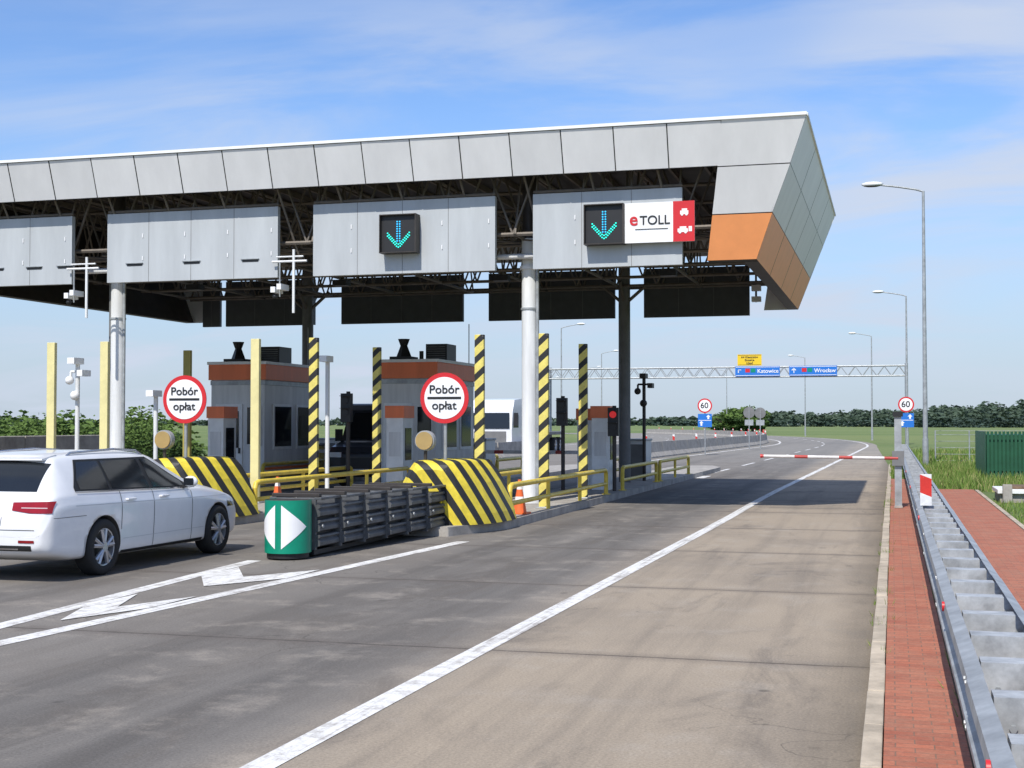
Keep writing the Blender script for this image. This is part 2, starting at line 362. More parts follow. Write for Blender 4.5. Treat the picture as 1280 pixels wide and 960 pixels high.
for (x,yy) in ((-6.95,22.95),(-6.6,24.0),(-7.9,24.0),(-11.7,22.95),(-11.45,24.0)):
    b=B('traffic_cone',(x,yy,.15)); b.box(x-.17,x+.17,yy-.17,yy+.17,.155,.185,m_cone)
    zz=[.185,.35,.47,.6,.68,.78]; rr=[.13,.1,.078,.055,.042,.03]
    for i in range(5): b.cyl((x,yy,zz[i]),(x,yy,zz[i+1]),rr[i],m_signwhite if i in (1,3) else m_cone,16,rr[i+1],cap=(i==4))
    b.done()

# ---------------------------------------------------------------- crash cushion
cx=-7.80
b=B('crash_cushion',(cx,16.6,0))
n=28;r=.31
def cp(a,z,rr=r): return (cx+rr*math.sin(a),16.68-rr*math.cos(a),z)
vs=[]
for k in range(n+1):
    a=-R(125)+R(250)*k/n; vs+=[cp(a,.09),cp(a,.79)]
b.faces(vs,[(2*k,2*k+2,2*k+3,2*k+1) for k in range(n)],m_green,True)
b.cyl((cx,16.68,.775),(cx,16.68,.785),r-.01,m_dark,28); b.cyl((cx,16.68,.02),(cx,16.68,.10),r-.03,m_black,28)
for sg in (-1,1):
    n2=12
    for k in range(n2):
        a0=sg*(R(8)+R(66)*k/n2); a1=sg*(R(8)+R(66)*(k+1)/n2); h0=.29*(1-k/n2); h1=.29*(1-(k+1)/n2)
        b.faces([cp(a0,.44-h0,r+.005),cp(a1,.44-h1,r+.005),cp(a1,.44+h1,r+.005),cp(a0,.44+h0,r+.005)],[(0,1,2,3)],m_signwhite)
bays=6;L0=16.9;L1=21.0
b.box(cx-.28,cx+.28,16.9,20.9,.03,.10,m_black)
for k in range(bays):
    ya=L0+(L1-L0)*k/bays; yb=L0+(L1-L0)*(k+1)/bays; w=.33+.035*k
    xs=cx+.045*k
    for sg in (-1,1):
        for z in (.22,.42,.62):
            x=xs+sg*w
            b.prism([(x-.03*sg,z-.085),(x+.035*sg,z-.06),(x+.035*sg,z-.01),(x-.0*sg,z+.03),(x+.035*sg,z+.05),(x+.03*sg,z+.08),(x-.03*sg,z+.09)],'y',ya,yb+.08,m_cushion)
        b.box(x-.05,x+.05,ya,yb+.1,.775,.81,m_cushion)
        b.cyl((x+sg*.04,ya+.07,.42),(x+sg*.055,ya+.07,.42),.025,m_galv,8)
    b.box(xs-w+.03,xs+w-.03,ya,ya+.05,.1,.80,m_cushion); b.box(xs-w-.02,xs+w+.02,ya,ya+.09,.812,.86,m_dark)
    b.box(xs-w+.05,xs+w-.05,ya+.06,yb-.02,.14,.70,m_black)
b.done(bevel=.006)

# ---------------------------------------------------------------- canopy
XL,XR=-22.6,-1.5; ZT,ZM,ZB=7.58,6.75,5.0
cn=B('toll_plaza_canopy')
YT,YM=25.7,25.98
seams=[-3.09-1.05*k for k in range(18)]
seams=[x for x in seams if x>-21.2]+[-21.1]
def fq(xa,xb,xc,xd,za,zb,ya,yb,m,g=.012):
    j=random.uniform(-.005,.005)
    cn.faces([(xa+g,ya+j,za+g),(xb-g,ya,za+g),(xd-g,yb,zb-g),(xc+g,yb+j,zb-g)],[(0,1,2,3)],m)
for i in range(len(seams)-1):
    a,b_=seams[i+1],seams[i]
    fq(a,b_,a,b_,ZM,ZT,YM,YT,m_panel if random.random()<.7 else m_panel2)
cn.faces([(-21.1,YM+.02,ZM),(-3.0,YM+.02,ZM),(-3.0,YT+.02,ZT),(-21.1,YT+.02,ZT)],[(0,1,2,3)],m_seam)
cn.box(XL,XR,YT-.03,YT+.06,ZT,ZT+.06,m_white)
def endpiece(sx,xc):
    def xx(x): return xc+sx*(x-xc) if sx<0 else x
    F=[(6.75,7.58,-3.2,-1.83,-3.09,-1.51,25.98,25.7,m_panel),(5.87,6.73,-3.34,-2.19,-3.2,-1.83,26.25,25.98,m_panel2),(5.0,5.85,-3.47,-2.52,-3.34,-2.19,26.5,26.25,m_orange)]
    for (za,zb,xa,xb,xc_,xd,ya,yb,m) in F:
        cn.faces([(xx(xa),ya,za),(xx(xb),ya,za),(xx(xd),yb,zb),(xx(xc_),yb,zb)],[(0,1,2,3)],m)
        y2=38.55; nP=4
        for k in range(nP):
            def PY(yf,t): return yf+(y2-yf)*t
            t0,t1=k/nP+.002,(k+1)/nP-.002
            cn.faces([(xx(xb),PY(ya,t0),za),(xx(xb),PY(ya,t1),za),(xx(xd),PY(yb,t1),zb),(xx(xd),PY(yb,t0),zb)],[(0,1,2,3)],m)
    cn.faces([(xx(-2.55),26.5,5.0),(xx(-2.55),38.5,5.0),(xx(-1.55),38.5,7.57),(xx(-1.55),25.75,7.57)],[(0,1,2,3)],m_seam)
    cn.faces([(xx(-3.45),26.53,5.0),(xx(-2.55),26.53,5.0),(xx(-1.55),25.74,7.57),(xx(-3.09),25.74,7.57)],[(0,1,2,3)],m_seam)
    cn.faces([(xx(-3.47),26.5,5.0),(xx(-2.52),26.5,5.0),(xx(-2.52),26.9,5.0),(xx(-3.47),26.9,5.0)],[(0,1,2,3)],m_seam)
    cn.faces([(xx(-2.52),26.91,4.998),(xx(-2.52),38.55,4.998),(xx(-2.8),38.55,4.998),(xx(-2.8),26.91,4.998)],[(0,1,2,3)],m_dark)
    cn.faces([(xx(-3.47),26.52,5.0),(xx(-3.09),25.74,7.58),(xx(-3.09),26.4,7.58),(xx(-3.47),26.9,5.0)],[(0,1,2,3)],m_boarddark)
    cn.faces([(xx(-2.8),26.9,5.0),(xx(-2.8),38.5,5.0),(xx(-1.9),38.5,7.4),(xx(-1.9),26.9,7.4)],[(0,1,2,3)],m_dark)
    cn.faces([(xx(-3.47),38.58,5.0),(xx(-2.52),38.58,5.0),(xx(-1.51),38.58,7.57),(xx(-3.09),38.58,7.57)],[(0,1,2,3)],m_panel2)
    cn.box(min(xx(-1.56),xx(-1.48)),max(xx(-1.56),xx(-1.48)),25.77,38.6,7.581,7.64,m_white)
endpiece(1,0); endpiece(-1,(XL+XR)/2)
cn.box(XL+.1,XR-.1,25.8,38.5,7.44,7.56,m_dark)
cn.box(-21.1,-3.1,38.62,38.7,6.6,7.58,m_panel)
for k in range(26):
    x=-21.8+k*.78; cn.box(x,x+.06,26,38.4,7.30,7.436,m_steel)
for yy in (26.75,28.0,30.4,32.9,35.4,37.6,38.3):
    cn.truss((-21.3,yy,5.7),(-2.9,yy,5.7),1.5,16,.045,m_steel)
for k in range(9):
    x=-21.0+k*2.26; cn.truss((x,26.7,5.7),(x,38.3,5.7),1.5,10,.04,m_steel)
for k in range(14):
    x=-20.8+k*1.36; cn.cyl((x,26.1,7.2),(x+.3,26.9,5.4),.025,m_steel,6)
for k in range(30):
    x=-21+k*.62; cn.cyl((x,27,5.62),(x+.62,27.7,5.62),.02,m_steel,5,cap=False)
cn.cyl((-21.3,27.7,5.6),(-2.9,27.7,5.6),.04,m_steel,6)
for x in (-7.35,-17.15):
    yy=27.5
    cn.cyl((x,yy,.15),(x,yy,5.7),.16,m_col,20); cn.cyl((x,yy,5.7),(x,yy,7.4),.15,m_dark,12)
    cn.cyl((x,yy,.15),(x,yy,.22),.28,m_col,20); cn.cyl((x,yy,5.05),(x,yy,5.12),.2,m_col,20); cn.cyl((x,yy,4.2),(x,yy,4.24),.18,m_galv,20)
    cn.cyl((x+.19,yy-.05,.15),(x+.19,yy-.05,5.6),.035,m_galv,8)
    cn.cyl((x-.6,yy-.3,5.3),(x+.7,yy-.3,5.3),.06,m_col,8)
    yy=38.0; cn.cyl((x,yy,.15),(x,yy,7.4),.17,m_coldark,16)
    for dx in (-.7,.7): cn.cyl((x,yy,5.2),(x+dx,yy,5.8),.05,m_steel,6); cn.cyl((x,yy,5.2),(x,yy-dx,5.8),.05,m_steel,6)
cn.cyl((-17.38,27.6,.15),(-17.38,27.6,5.2),.06,m_coldark,8)
cn.done(fixn=False)
def board(xa,xb,y,z0,z1,m,name,handles=True):
    b=B(name); b.box(xa,xb,y,y+.12,z0,z1,m)
    n=max(2,round((xb-xa)/1.05))
    for k in range(1,n): x=xa+(xb-xa)*k/n; b.box(x-.005,x+.005,y-.003,y-.0005,z0,z1,m_coldark)
    if handles:
        for k in range(n):
            x=xa+(xb-xa)*(k+.5)/n
            for dz in (-.28,.22): b.box(x+.36,x+.38,y-.015,y-.004,z0+.75+dz,z0+.75+dz+.09,m_signwhite)
    b.cyl((xa,y+.05,z1+.05),(xb,y+.05,z1+.05),.03,m_steel,6)
    for k in range(n+1):
        x=xa+.05+(xb-xa-.1)*k/n; b.cyl((x,y+.06,z1),(x,y+.3,z1+.6),.022,m_steel,6)
    return b
FY=26.4
for (xa,xb,sl) in ((-20.9,-17.65,(1.1,2.1,2.9)),(-16.75,-12.62,(.5,1.9,3.3)),(-11.8,-7.78,()),(-6.98,-3.95,())):
    b=board(xa,xb,FY,4.93,6.45,m_board,'canopy_signboard')
    for s_ in sl: b.box(xa+s_,xa+s_+.38,FY-.006,FY-.0005,5.28,5.33,m_black); b.box(xa+s_-.03,xa+s_+.4,FY-.03,FY-.0065,5.335,5.35,m_galv)
    b.done()
for (xa,xb) in ((-20.9,-20.3),(-20.1,-17.1),(-16.2,-12.3),(-11.5,-7.7),(-6.85,-3.85)):
    board(xa,xb,38.35,4.85,6.25,m_boarddark,'rear_signboard',False).done()
for x in (-18.3,-14.0,-9.6,-5.3):
    b=B('ceiling_floodlight'); b.box(x-.2,x+.2,33,33.3,5.45,5.6,m_black); b.cyl((x,33.15,5.6),(x,33.15,5.75),.03,m_steel,6); b.done()
b=B('end_floodlight'); b.cyl((-3.65,38.2,5.2),(-3.65,38.2,6.0),.03,m_steel); b.box(-3.75,-3.5,37.9,38.15,5.5,5.66,m_white); b.box(-3.75,-3.5,37.9,38.15,5.2,5.34,m_white); b.done()
def signal(x,z):
    b=B('lane_arrow_signal',(x,26.2,z)); h=.38; y0=26.2
    b.box(x-h,x+h,y0,y0+.19,z-h,z+h,m_black)
    for (d,e) in ((h+.001,h+.02),(-h-.02,-h-.001)): b.box(x-h-.02,x+h+.02,y0-.08,y0+.19,z+d,z+e,m_dark)
    for sg in (-1,1): b.box(x+sg*(h+.011)-.009,x+sg*(h+.011)+.009,y0-.08,y0+.19,z-h,z+h,m_dark)
    pts=[]
    for k in range(9): pts+=[(-.028,.25-.05*k,m_ledb),(.028,.25-.05*k,m_ledb)]
    for k in range(7):
        for w in (0,.06): pts+=[(-.04-.033*k,-.26+.036*k+w,m_led),(.04+.033*k,-.26+.036*k+w,m_led)]
    pts+=[(0,-.28,m_led),(0,-.22,m_led)]
    for (px,pz,mm) in pts: b.cyl((x+px,y0-.012,z+pz),(x+px,y0-.001,z+pz),.016,mm,8)
    b.done()
signal(-9.8,5.73); signal(-5.47,5.75)
b=B('electronic_toll_sign',(-4.38,26.2,5.74)); xa,xb=-5.06,-3.68
b.box(xa,xb,26.22,26.26,5.36,6.15,m_signwhite); b.box(xb-.42,xb,26.214,26.2195,5.36,6.15,m_red)
def icon(cx_,cz,w):
    b.box(cx_-.1*w,cx_+.1*w,26.208,26.2135,cz-.04,cz+.03,m_signwhite); b.box(cx_-.06*w,cx_+.07*w,26.208,26.2135,cz+.0305,cz+.07,m_signwhite)
    for d in (-.055,.055): b.cyl((cx_+d*w,26.205,cz-.045),(cx_+d*w,26.2135,cz-.045),.025,m_signwhite,10)
icon(xb-.2,5.93,.8); icon(xb-.23,5.58,1.0); b.box(xb-.115,xb-.05,26.207,26.213,5.55,5.65,m_signwhite)
o=b.done()
text('e',.36,(-4.88,26.212,5.82),m_red,o,bold=.006); text('TOLL',.25,(-4.46,26.212,5.79),m_black,o,bold=.003)
b=B('underline'); b.box(-4.85,-4.2,26.208,26.212,5.62,5.632,m_black); u_=b.done(); u_.parent=o; u_.location=-o.location
for x in (-17.2,-12.2):
    b=B('hanging_camera_bracket',(x,26.3,5))
    b.tube([(x-.5,26.3,5.25),(x+.3,26.3,5.25)],.025,m_col); b.cyl((x-.4,26.3,5.35),(x+.22,26.3,5.35),.018,m_col)
    b.cyl((x-.32,26.3,5.25),(x-.32,26.3,4.5),.018,m_galv); b.cyl((x,26.3,5.5),(x,26.3,4.15),.03,m_col)
    b.box(x-.44,x-.34,26.1,26.5,4.58,4.7,m_signwhite); b.box(x-.30,x-.2,26.1,26.5,4.64,4.76,m_signwhite); b.ball((x-.38,26.2,4.5),.06,m_black); b.done()

# ---------------------------------------------------------------- booths
for i,c in enumerate(CX[1:]):
    b=B('toll_booth',(c,35,.15)); x0,x1,y0,y1=c-.88,c+.72,33.5,36.8
    b.box(x0,x1,y0,y1,.15,3.0,m_booth)
    b.box(x0-.06,x1+.06,y0-.06,y1+.06,3.0,3.42,m_orangedk); b.box(x0-.09,x1+.09,y0-.09,y1+.09,3.42,3.5,m_white)
    b.box(x0-.02,x1+.02,y0-.02,y1+.02,2.86,2.985,m_galv)
    b.box(x0+.15,x0+.95,y0-.03,y0-.001,.2,2.35,m_white); b.box(x0+.25,x0+.85,y0-.045,y0-.031,1.15,2.15,m_glass); b.box(x0+.85,x0+.9,y0-.07,y0-.031,1.0,1.15,m_black)
    b.box(x0+1.05,x1-.08,y0-.03,y0-.001,1.2,2.3,m_booth); b.box(x0+1.1,x1-.12,y0-.04,y0-.0305,1.25,2.25,m_glass)
    b.box(x1+.001,x1+.03,y0+.5,y0+1.7,1.1,2.35,m_white); b.box(x1+.031,x1+.045,y0+.58,y0+1.62,1.18,2.28,m_glass)
    b.box(x1+.001,x1+.03,y0+2.0,y0+3.0,1.1,2.35,m_white); b.box(x1+.031,x1+.045,y0+2.08,y0+2.92,1.18,2.28,m_glass)
    b.box(x1+.001,x1+.02,y0+.05,y1-.05,.55,.62,m_orangedk)
    xx=x0+.45; b.cyl((xx,34.2,3.6),(xx,34.2,3.9),.22,m_black,4,.1); b.cyl((xx,34.2,3.9),(xx,34.2,4.08),.1,m_black,8,.17)
    b.box(xx-.3,xx+.3,33.9,34.5,3.505,3.6,m_black)
    b.box(x1-.6,x1+.0,34.4,35.2,3.505,3.95,m_black)
    for k in range(6): b.box(x1-.56,x1-.04,34.37,34.389,3.56+.06*k,3.58+.06*k,m_coldark)
    b.cyl((xx+.5,34.2,3.5),(xx+.5,34.2,3.75),.06,m_black); b.cyl((xx+1.2,36.2,3.5),(xx+1.2,36.2,4.6),.015,m_galv,6)
    b.done(bevel=.012)
for c in CX:
    for (dx,yy,h) in ((.25,33.6,2.25),(-.35,34.6,2.2)) if c==CX[0] else ((.35,31.8,2.25),):
        b=B('payment_kiosk',(c+dx,yy,.15)); x=c+dx
        b.box(x-.22,x+.22,yy-.35,yy+.35,.15,h-.3,m_white); b.box(x-.25,x+.25,yy-.38,yy+.38,h-.3,h,m_orangedk)
        b.box(x+.221,x+.235,yy-.22,yy+.22,.9,1.7,m_glass); b.box(x-.15,x+.15,yy-.362,yy-.351,1.0,1.6,m_booth); b.box(x-.2,x+.2,yy-.356,yy-.3505,.3,.9,m_white); b.done(bevel=.015)
for (x,yy,xe) in ((-16.5,37.2,-13.4),(-11.6,37.4,-8.4)):
    b=B('lane_barrier_gate',(x,yy,.15)); b.box(x-.18,x+.18,yy-.16,yy+.16,.15,1.15,m_yellow); b.box(x-.2,x+.2,yy-.18,yy+.18,1.15,1.2,m_black); b.cyl((x+.1,yy-.18,1.0),(x+.1,yy-.26,1.0),.08,m_dark)
    b.box(x+.1,xe,yy-.25,yy-.2,.95,1.05,m_boom); b.done()
b=B('road_barrier_gate',(.1,28.8,.1)); b.box(.03,.17,28.74,28.86,.09,1.95,m_galv); b.box(.0,.2,28.7,28.9,1.95,2.05,m_black); b.box(-.02,.22,28.68,28.735,.95,1.25,m_coldark); b.box(.02,.18,28.6,28.7,.1,.14,m_conc)
b.cyl((-2.65,28.7,1.13),(.1,28.7,1.10),.033,m_boom,12); b.cyl((-2.67,28.7,1.13),(-2.64,28.7,1.13),.042,m_red,12); b.done()
def cctv(x,y,h,z0=.15,dark=False,simple=False):
    m=m_dark if dark else m_col
    b=B('cctv_pole',(x,y,z0)); b.cyl((x,y,z0),(x,y,h),.05,m,12)
    mm=m if dark else m_signwhite
    b.box(x-.08,x+.1,y-.3,y+.1,h-.08,h+.06,mm)
    if not simple:
        b.cyl((x-.18,y,h-.25),(x+.22,y,h-.25),.03,m)
        b.box(x+.14,x+.28,y-.25,y+.1,h-.36,h-.22,mm); b.ball((x-.18,y-.05,h-.45),.1,mm); b.cyl((x-.18,y,h-.4),(x-.18,y,h-.25),.03,m); b.ball((x-.0,y-.1,h-.8),.11,mm)
    b.done()
cctv(-18.0,27.2,3.25); cctv(-16.1,27.4,2.5,simple=True); cctv(-6.95,38.9,3.2,dark=True); cctv(-12.5,28.8,3.3,simple=True)
def tlight(x,y,h,lit=True):
    b=B('traffic_light',(x,y,.15)); b.cyl((x,y,.15),(x,y,h),.05,m_dark,12); b.box(x-.13,x+.13,y-.18,y-.02,h-.75,h-.05,m_black)
    for k,mm in enumerate((m_redlit if lit else m_black,m_black)):
        z=h-.22-.3*k; b.cyl((x,y-.2,z),(x,y-.181,z),.085,mm,16); b.box(x-.11,x+.11,y-.32,y-.181,z+.1,z+.11,m_black)
    b.done()
tlight(-6.6,32.8,2.25); tlight(-7.95,33.0,2.5,False); tlight(-12.9,31.0,2.6,False)
for c in CX:
    b=B('equipment_cabinet',(c,40,.15)); b.box(c-.3,c+.3,39.4,40.4,.15,1.3,m_booth); b.box(c-.33,c+.33,39.37,40.43,1.3,1.36,m_galv); b.box(c-.25,c+.25,39.38,39.399,.25,1.2,m_coldark); b.done(bevel=.01)

# ---------------------------------------------------------------- street lamps
def lamp(x,y,sg,h=11.5):
    b=B('street_lamp',(x,y,0)); b.cyl((x,y,0),(x,y,1.2),.12,m_galv,12); b.cyl((x,y,1.2),(x,y,h),.10,m_galv,12,.055)
    b.tube([(x,y,h-.02),(x+sg*.3,y,h+.08),(x+sg*1.0,y,h+.22),(x+sg*1.7,y,h+.33)],.04,m_galv)
    b.ball((x+sg*2.05,y,h+.38),.46,m_signwhite,(1,.4,.24)); b.ball((x+sg*2.05,y,h+.33),.38,m_glass,(1,.38,.2)); b.box(x-.12,x+.12,y-.12,y+.12,-.01,.03,m_conc); b.done()
for k in range(5):
    y=58.7+48*k; lamp(1.3-(.25*k)+off(y)*.9,y,-1)
for k in range(4):
    y=133+50*k; lamp(-31.5+off(y)*.8,y,1)

# ---------------------------------------------------------------- gantry
b=B('road_sign_gantry'); Yg=125
for yy in (Yg,Yg+1.0):
    b.truss((-31.6,yy,6.1),(1.2,yy,6.1),.9,26,.06,m_galv)
for k in range(27):
    x=-31.6+k*32.8/26
    for z in (6.1,7.0): b.cyl((x,Yg,z),(x,Yg+1,z),.035,m_galv,5)
for x in (-31.6,1.2):
    for yy in (Yg,Yg+1): b.cyl((x,yy,0),(x,yy,7.2),.14,m_galv,10)
    for z in (1,3,5): b.cyl((x,Yg,z),(x,Yg+1,z+1.5),.05,m_galv,6)
gy=Yg-.25
def gsign(x0,x1,z0,z1,m):
    b.box(x0,x1,gy-.06,gy,z0,z1,m); q=m_signwhite if m is m_blue else m_black
    b.box(x0+.05,x1-.05,gy-.066,gy-.061,z1-.09,z1-.05,q); b.box(x0+.05,x1-.05,gy-.066,gy-.061,z0+.05,z0+.09,q)
sx=lambda px:(px-1115)*.9627*123.5/1693
gsign(sx(918),sx(975),6.15,7.05,m_blue); gsign(sx(987),sx(1047),6.15,7.05,m_blue); gsign(sx(921),sx(952),7.12,8.15,m_signyel)
b.box(sx(931),sx(937),gy-.072,gy-.067,6.5,6.85,m_red); b.box(sx(938),sx(944),gy-.072,gy-.067,6.5,6.85,m_green); b.box(sx(1003),sx(1009),gy-.072,gy-.067,6.5,6.85,m_red); b.box(sx(1010),sx(1016),gy-.072,gy-.067,6.5,6.85,m_green)
o=b.done()
text('Katowice',.5,(sx(960),gy-.08,6.6),m_signwhite,o,bold=.005); text('Wrocław',.5,(sx(1032),gy-.08,6.6),m_signwhite,o,bold=.005)
text('↖',.6,(sx(924),gy-.08,6.6),m_signwhite,o,bold=.01); text('↑',.6,(sx(993),gy-.08,6.6),m_signwhite,o,bold=.01)
text('A4 Kleszczów\nStrzelce\nUjazd',.27,((sx(921)+sx(952))/2,gy-.08,7.62),m_black,o,bold=.003)

# ---------------------------------------------------------------- signs
def speedsign(x,y):
    b=B('speed_limit_sign',(x,y,0)); b.cyl((x,y+.04,0),(x,y+.04,3.25),.035,m_galv,8)
    z=2.85; b.cyl((x,y-.02,z),(x,y,z),.42,m_red,32); b.cyl((x,y-.026,z),(x,y-.0205,z),.34,m_signwhite,32)
    b.box(x-.4,x+.4,y-.02,y,1.62,2.38,m_blue); b.box(x-.36,x+.36,y-.026,y-.0205,1.99,2.02,m_signwhite)
    b.prism([(x-.25,1.7),(x-.15,1.7),(x-.15,1.85),(x-.08,1.85),(x-.2,1.97),(x-.32,1.85),(x-.25,1.85)],'y',y-.026,y-.0205,m_signwhite)
    b.prism([(x+.15,2.08),(x+.25,2.08),(x+.25,2.2),(x+.32,2.2),(x+.2,2.33),(x+.08,2.2),(x+.15,2.2)],'y',y-.026,y-.0205,m_signwhite)
    o=b.done(); text('60',.46,(x-.02,y-.03,z),m_black,o,bold=.006)
speedsign(.7,76); speedsign(-10.4,78)
for (x,y) in ((-9.3,100),(-9.7,96)):
    b=B('traffic_sign',(x,y,0)); b.cyl((x,y,0),(x,y,3),.035,m_galv,8); b.cyl((x,y-.03,2.6),(x,y-.01,2.6),.4,m_coldark,24); b.box(x-.3,x+.3,y-.03,y-.01,1.7,2.1,m_galv); b.done()

# ---------------------------------------------------------------- barriers
b=B('concrete_median_barrier')
y=62; i=0
while y<250:
    x=lerp(-12.6,-11.0,(y-62)/60)+off(y); x2=lerp(-12.6,-11.0,(y+3.9-62)/60)+off(y+3.9)
    pr=[(-.3,0),(-.3,.08),(-.15,.3),(-.08,.85),(.08,.85),(.15,.3),(.3,.08),(.3,0)]; n=8
    vs=[(x+p[0],y,p[1]) for p in pr]+[(x2+p[0],y+3.85,p[1]) for p in pr]
    b.faces(vs,[(k,k+1,n+k+1,n+k) for k in range(n-1)],m_conc); b.faces(vs[:n],[tuple(range(n))],m_conc)
    if i%2==0: b.box(x-.06,x+.06,y-.02,y+.02,.86,1.2,m_redwhite)
    y+=3.95;i+=1
b.done()
b=B('concrete_wall')
for k in range(6): b.box(-24.6,-24.2,14+k*4,17.97+k*4,0,1.45,m_conc)
b.done(bevel=.02)
for k in range(5):
    y=46+k*5.2; x=-19.6
    b=B('jersey_barrier',(x,y,0))
    b.prism([(x-.3,0),(x-.3,.08),(x-.13,.3),(x-.08,.85),(x+.08,.85),(x+.13,.3),(x+.3,.08),(x+.3,0)],'y',y,y+5,m_conc); b.done()

# ---------------------------------------------------------------- right side
b=B('green_slat_fence',(3,46,0))
for k in range(60): b.box(2.9+k*.12,2.98+k*.12,46,46.03,.05,1.56,m_greenf)
for k in range(40): b.box(2.86,2.88,46.05+k*.14,46.14+k*.14,.05,1.56,m_greenf)
for z in (.3,1.3): b.box(2.9,10.1,46.035,46.07,z,z+.06,m_greenf)
b.box(2.95,10,46.1,51.5,.02,1.45,m_greenf)
b.done()
b=B('concrete_slab_bench',(3.5,33,0)); b.box(2.35,5.2,33,34.6,-.01,.20,m_conc); b.box(2.3,5.3,32.9,34.7,.205,.30,m_white); b.box(2.6,5.1,33.2,34.4,.303,.36,m_wood); b.box(2.4,2.6,32.7,32.88,.0,.42,m_conc); b.done(bevel=.01)
b=B('wire_mesh_fence')
for k in range(36):
    x=1.9+k*1.5; b.cyl((x,66,0),(x,66,1.5),.03,m_galv,6)
for z in (.1,.4,.7,1.0,1.3,1.48): b.cyl((1.9,66,z),(54,66,z),.01,m_galv,4)
b.done()

# ---------------------------------------------------------------- vegetation
def leafmat(n,c):
    m,nt,bs=newmat(n); bs.inputs['Base Color'].default_value=(*c,1); bs.inputs['Roughness'].default_value=.8; bs.inputs['Specular IOR Level'].default_value=.15; return m
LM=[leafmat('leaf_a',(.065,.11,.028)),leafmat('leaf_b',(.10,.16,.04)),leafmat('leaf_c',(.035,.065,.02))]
LF=[leafmat('far_haze_a',(.062,.092,.066)),leafmat('far_haze_b',(.078,.110,.076)),leafmat('far_haze_c',(.048,.075,.062))]  # distant foliage, aerial haze mixed into the leaf colours
def clump(b,c,r,n,size,mats):
    c=Vector(c)
    for _ in range(n):
        v=Vector((random.gauss(0,1),random.gauss(0,1),random.gauss(0,1))).normalized()*(random.random()**.4)
        p=c+Vector((v.x*r[0],v.y*r[1],v.z*r[2]))
        if p.z<0.02: p.z=random.uniform(.02,.4)
        q=Vector((random.gauss(0,1),random.gauss(0,1),random.gauss(0,1)+.4)).to_track_quat('Z','Y'); s_=size*random.uniform(.5,1.3)
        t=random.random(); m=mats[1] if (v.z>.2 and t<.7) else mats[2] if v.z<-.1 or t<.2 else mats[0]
        b.faces([p+q@Vector((-s_,0,0)),p+q@Vector((0,-s_*.5,0)),p+q@Vector((s_,0,0)),p+q@Vector((0,s_*.5,0))],[(0,1,2,3)],m)
def tree(name,x,y,h,w,n,size,mats,b=None):
    own=b is None
    if own: b=B(name,(x,y,0))
    b.cyl((x,y,0),(x,y,h*.45),w*.05,m_bark,6,w*.03,cap=False)
    for k in range(4):
        a=random.uniform(0,6.28); b.cyl((x,y,h*.3),(x+math.cos(a)*w*.3,y+math.sin(a)*w*.3,h*.65),w*.025,m_bark,5,w*.01,cap=False)
    for k in range(7):
        a=random.uniform(0,6.28); rr=random.uniform(0,.32)*w; zz=h*random.uniform(.25,.8); q=random.uniform(.18,.3)
        clump(b,(x+math.cos(a)*rr,y+math.sin(a)*rr,zz),(w*q,w*q,h*q*.75),n//7,size,mats)
    if own: b.done(fixn=False)
b=B('distant_tree_line')
def pxpos(px,d):
    u=(px-640)/1693; return d*(u*.9627-.2706), d*(u*.2706+.9627)
def farrow(px0,px1,d0,d1,h0,h1,step,nl,sz,wf=.9):
    px=px0
    while px<px1:
        t=(px-px0)/(px1-px0); d=lerp(d0,d1,t)*random.uniform(.97,1.06); x,y=pxpos(px,d); h=lerp(h0,h1,t)*random.uniform(.82,1.1)
        clump(b,(x,y,h*.45),(h*wf,h*wf,h*.52),nl,sz,LF)
        if random.random()<.5: clump(b,(x+random.uniform(-3,3),y,h*.8),(h*.35,h*.35,h*.25),nl//3,sz,LF)
        px+=step*random.uniform(.6,1.3)
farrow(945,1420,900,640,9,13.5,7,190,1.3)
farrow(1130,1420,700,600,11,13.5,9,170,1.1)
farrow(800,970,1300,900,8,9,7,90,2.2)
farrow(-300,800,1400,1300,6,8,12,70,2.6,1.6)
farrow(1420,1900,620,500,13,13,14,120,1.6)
b.done(fixn=False)
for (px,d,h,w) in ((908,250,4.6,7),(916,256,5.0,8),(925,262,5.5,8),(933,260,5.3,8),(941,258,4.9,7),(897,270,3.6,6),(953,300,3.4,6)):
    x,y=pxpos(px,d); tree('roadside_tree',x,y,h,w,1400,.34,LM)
b=B('hedge_bushes')
for k in range(56):
    px=-120+k*6.4; d=random.uniform(62,74); x,y=pxpos(px,d)
    h=random.uniform(1.7,2.5) if px<110 else random.uniform(1.2,2.5) if px<215 else random.uniform(.8,1.2)
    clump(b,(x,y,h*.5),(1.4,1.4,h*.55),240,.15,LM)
b.done(fixn=False)
b=B('roadside_bush')
for (px,d,h) in ((165,56,2.5),(180,57,2.7),(150,58,2.2),(195,60,2.2),(30,58,2.2)):
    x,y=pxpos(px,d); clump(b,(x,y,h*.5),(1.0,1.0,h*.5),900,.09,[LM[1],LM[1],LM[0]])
b.done(fixn=False)
GM=[leafmat('blade_a',(.12,.20,.04)),leafmat('blade_b',(.19,.25,.07)),leafmat('blade_c',(.30,.29,.12))]
b=B('grass')
def blades(x0,x1,y0,y1,n,h0,h1,w=.012):
    for _ in range(n):
        x=random.uniform(x0,x1);y=random.uniform(y0,y1);h=random.uniform(h0,h1);a=random.uniform(0,6.28);lx,ly=random.gauss(0,h*.35),random.gauss(0,h*.35)
        dx,dy=math.cos(a)*w,math.sin(a)*w
        b.faces([(x-dx,y-dy,-.01),(x+dx,y+dy,-.01),(x+lx,y+ly,h)],[(0,1,2)],GM[0 if random.random()<.55 else 1 if random.random()<.6 else 2])
blades(2.12,7,12,33,14000,.05,.13,.010)
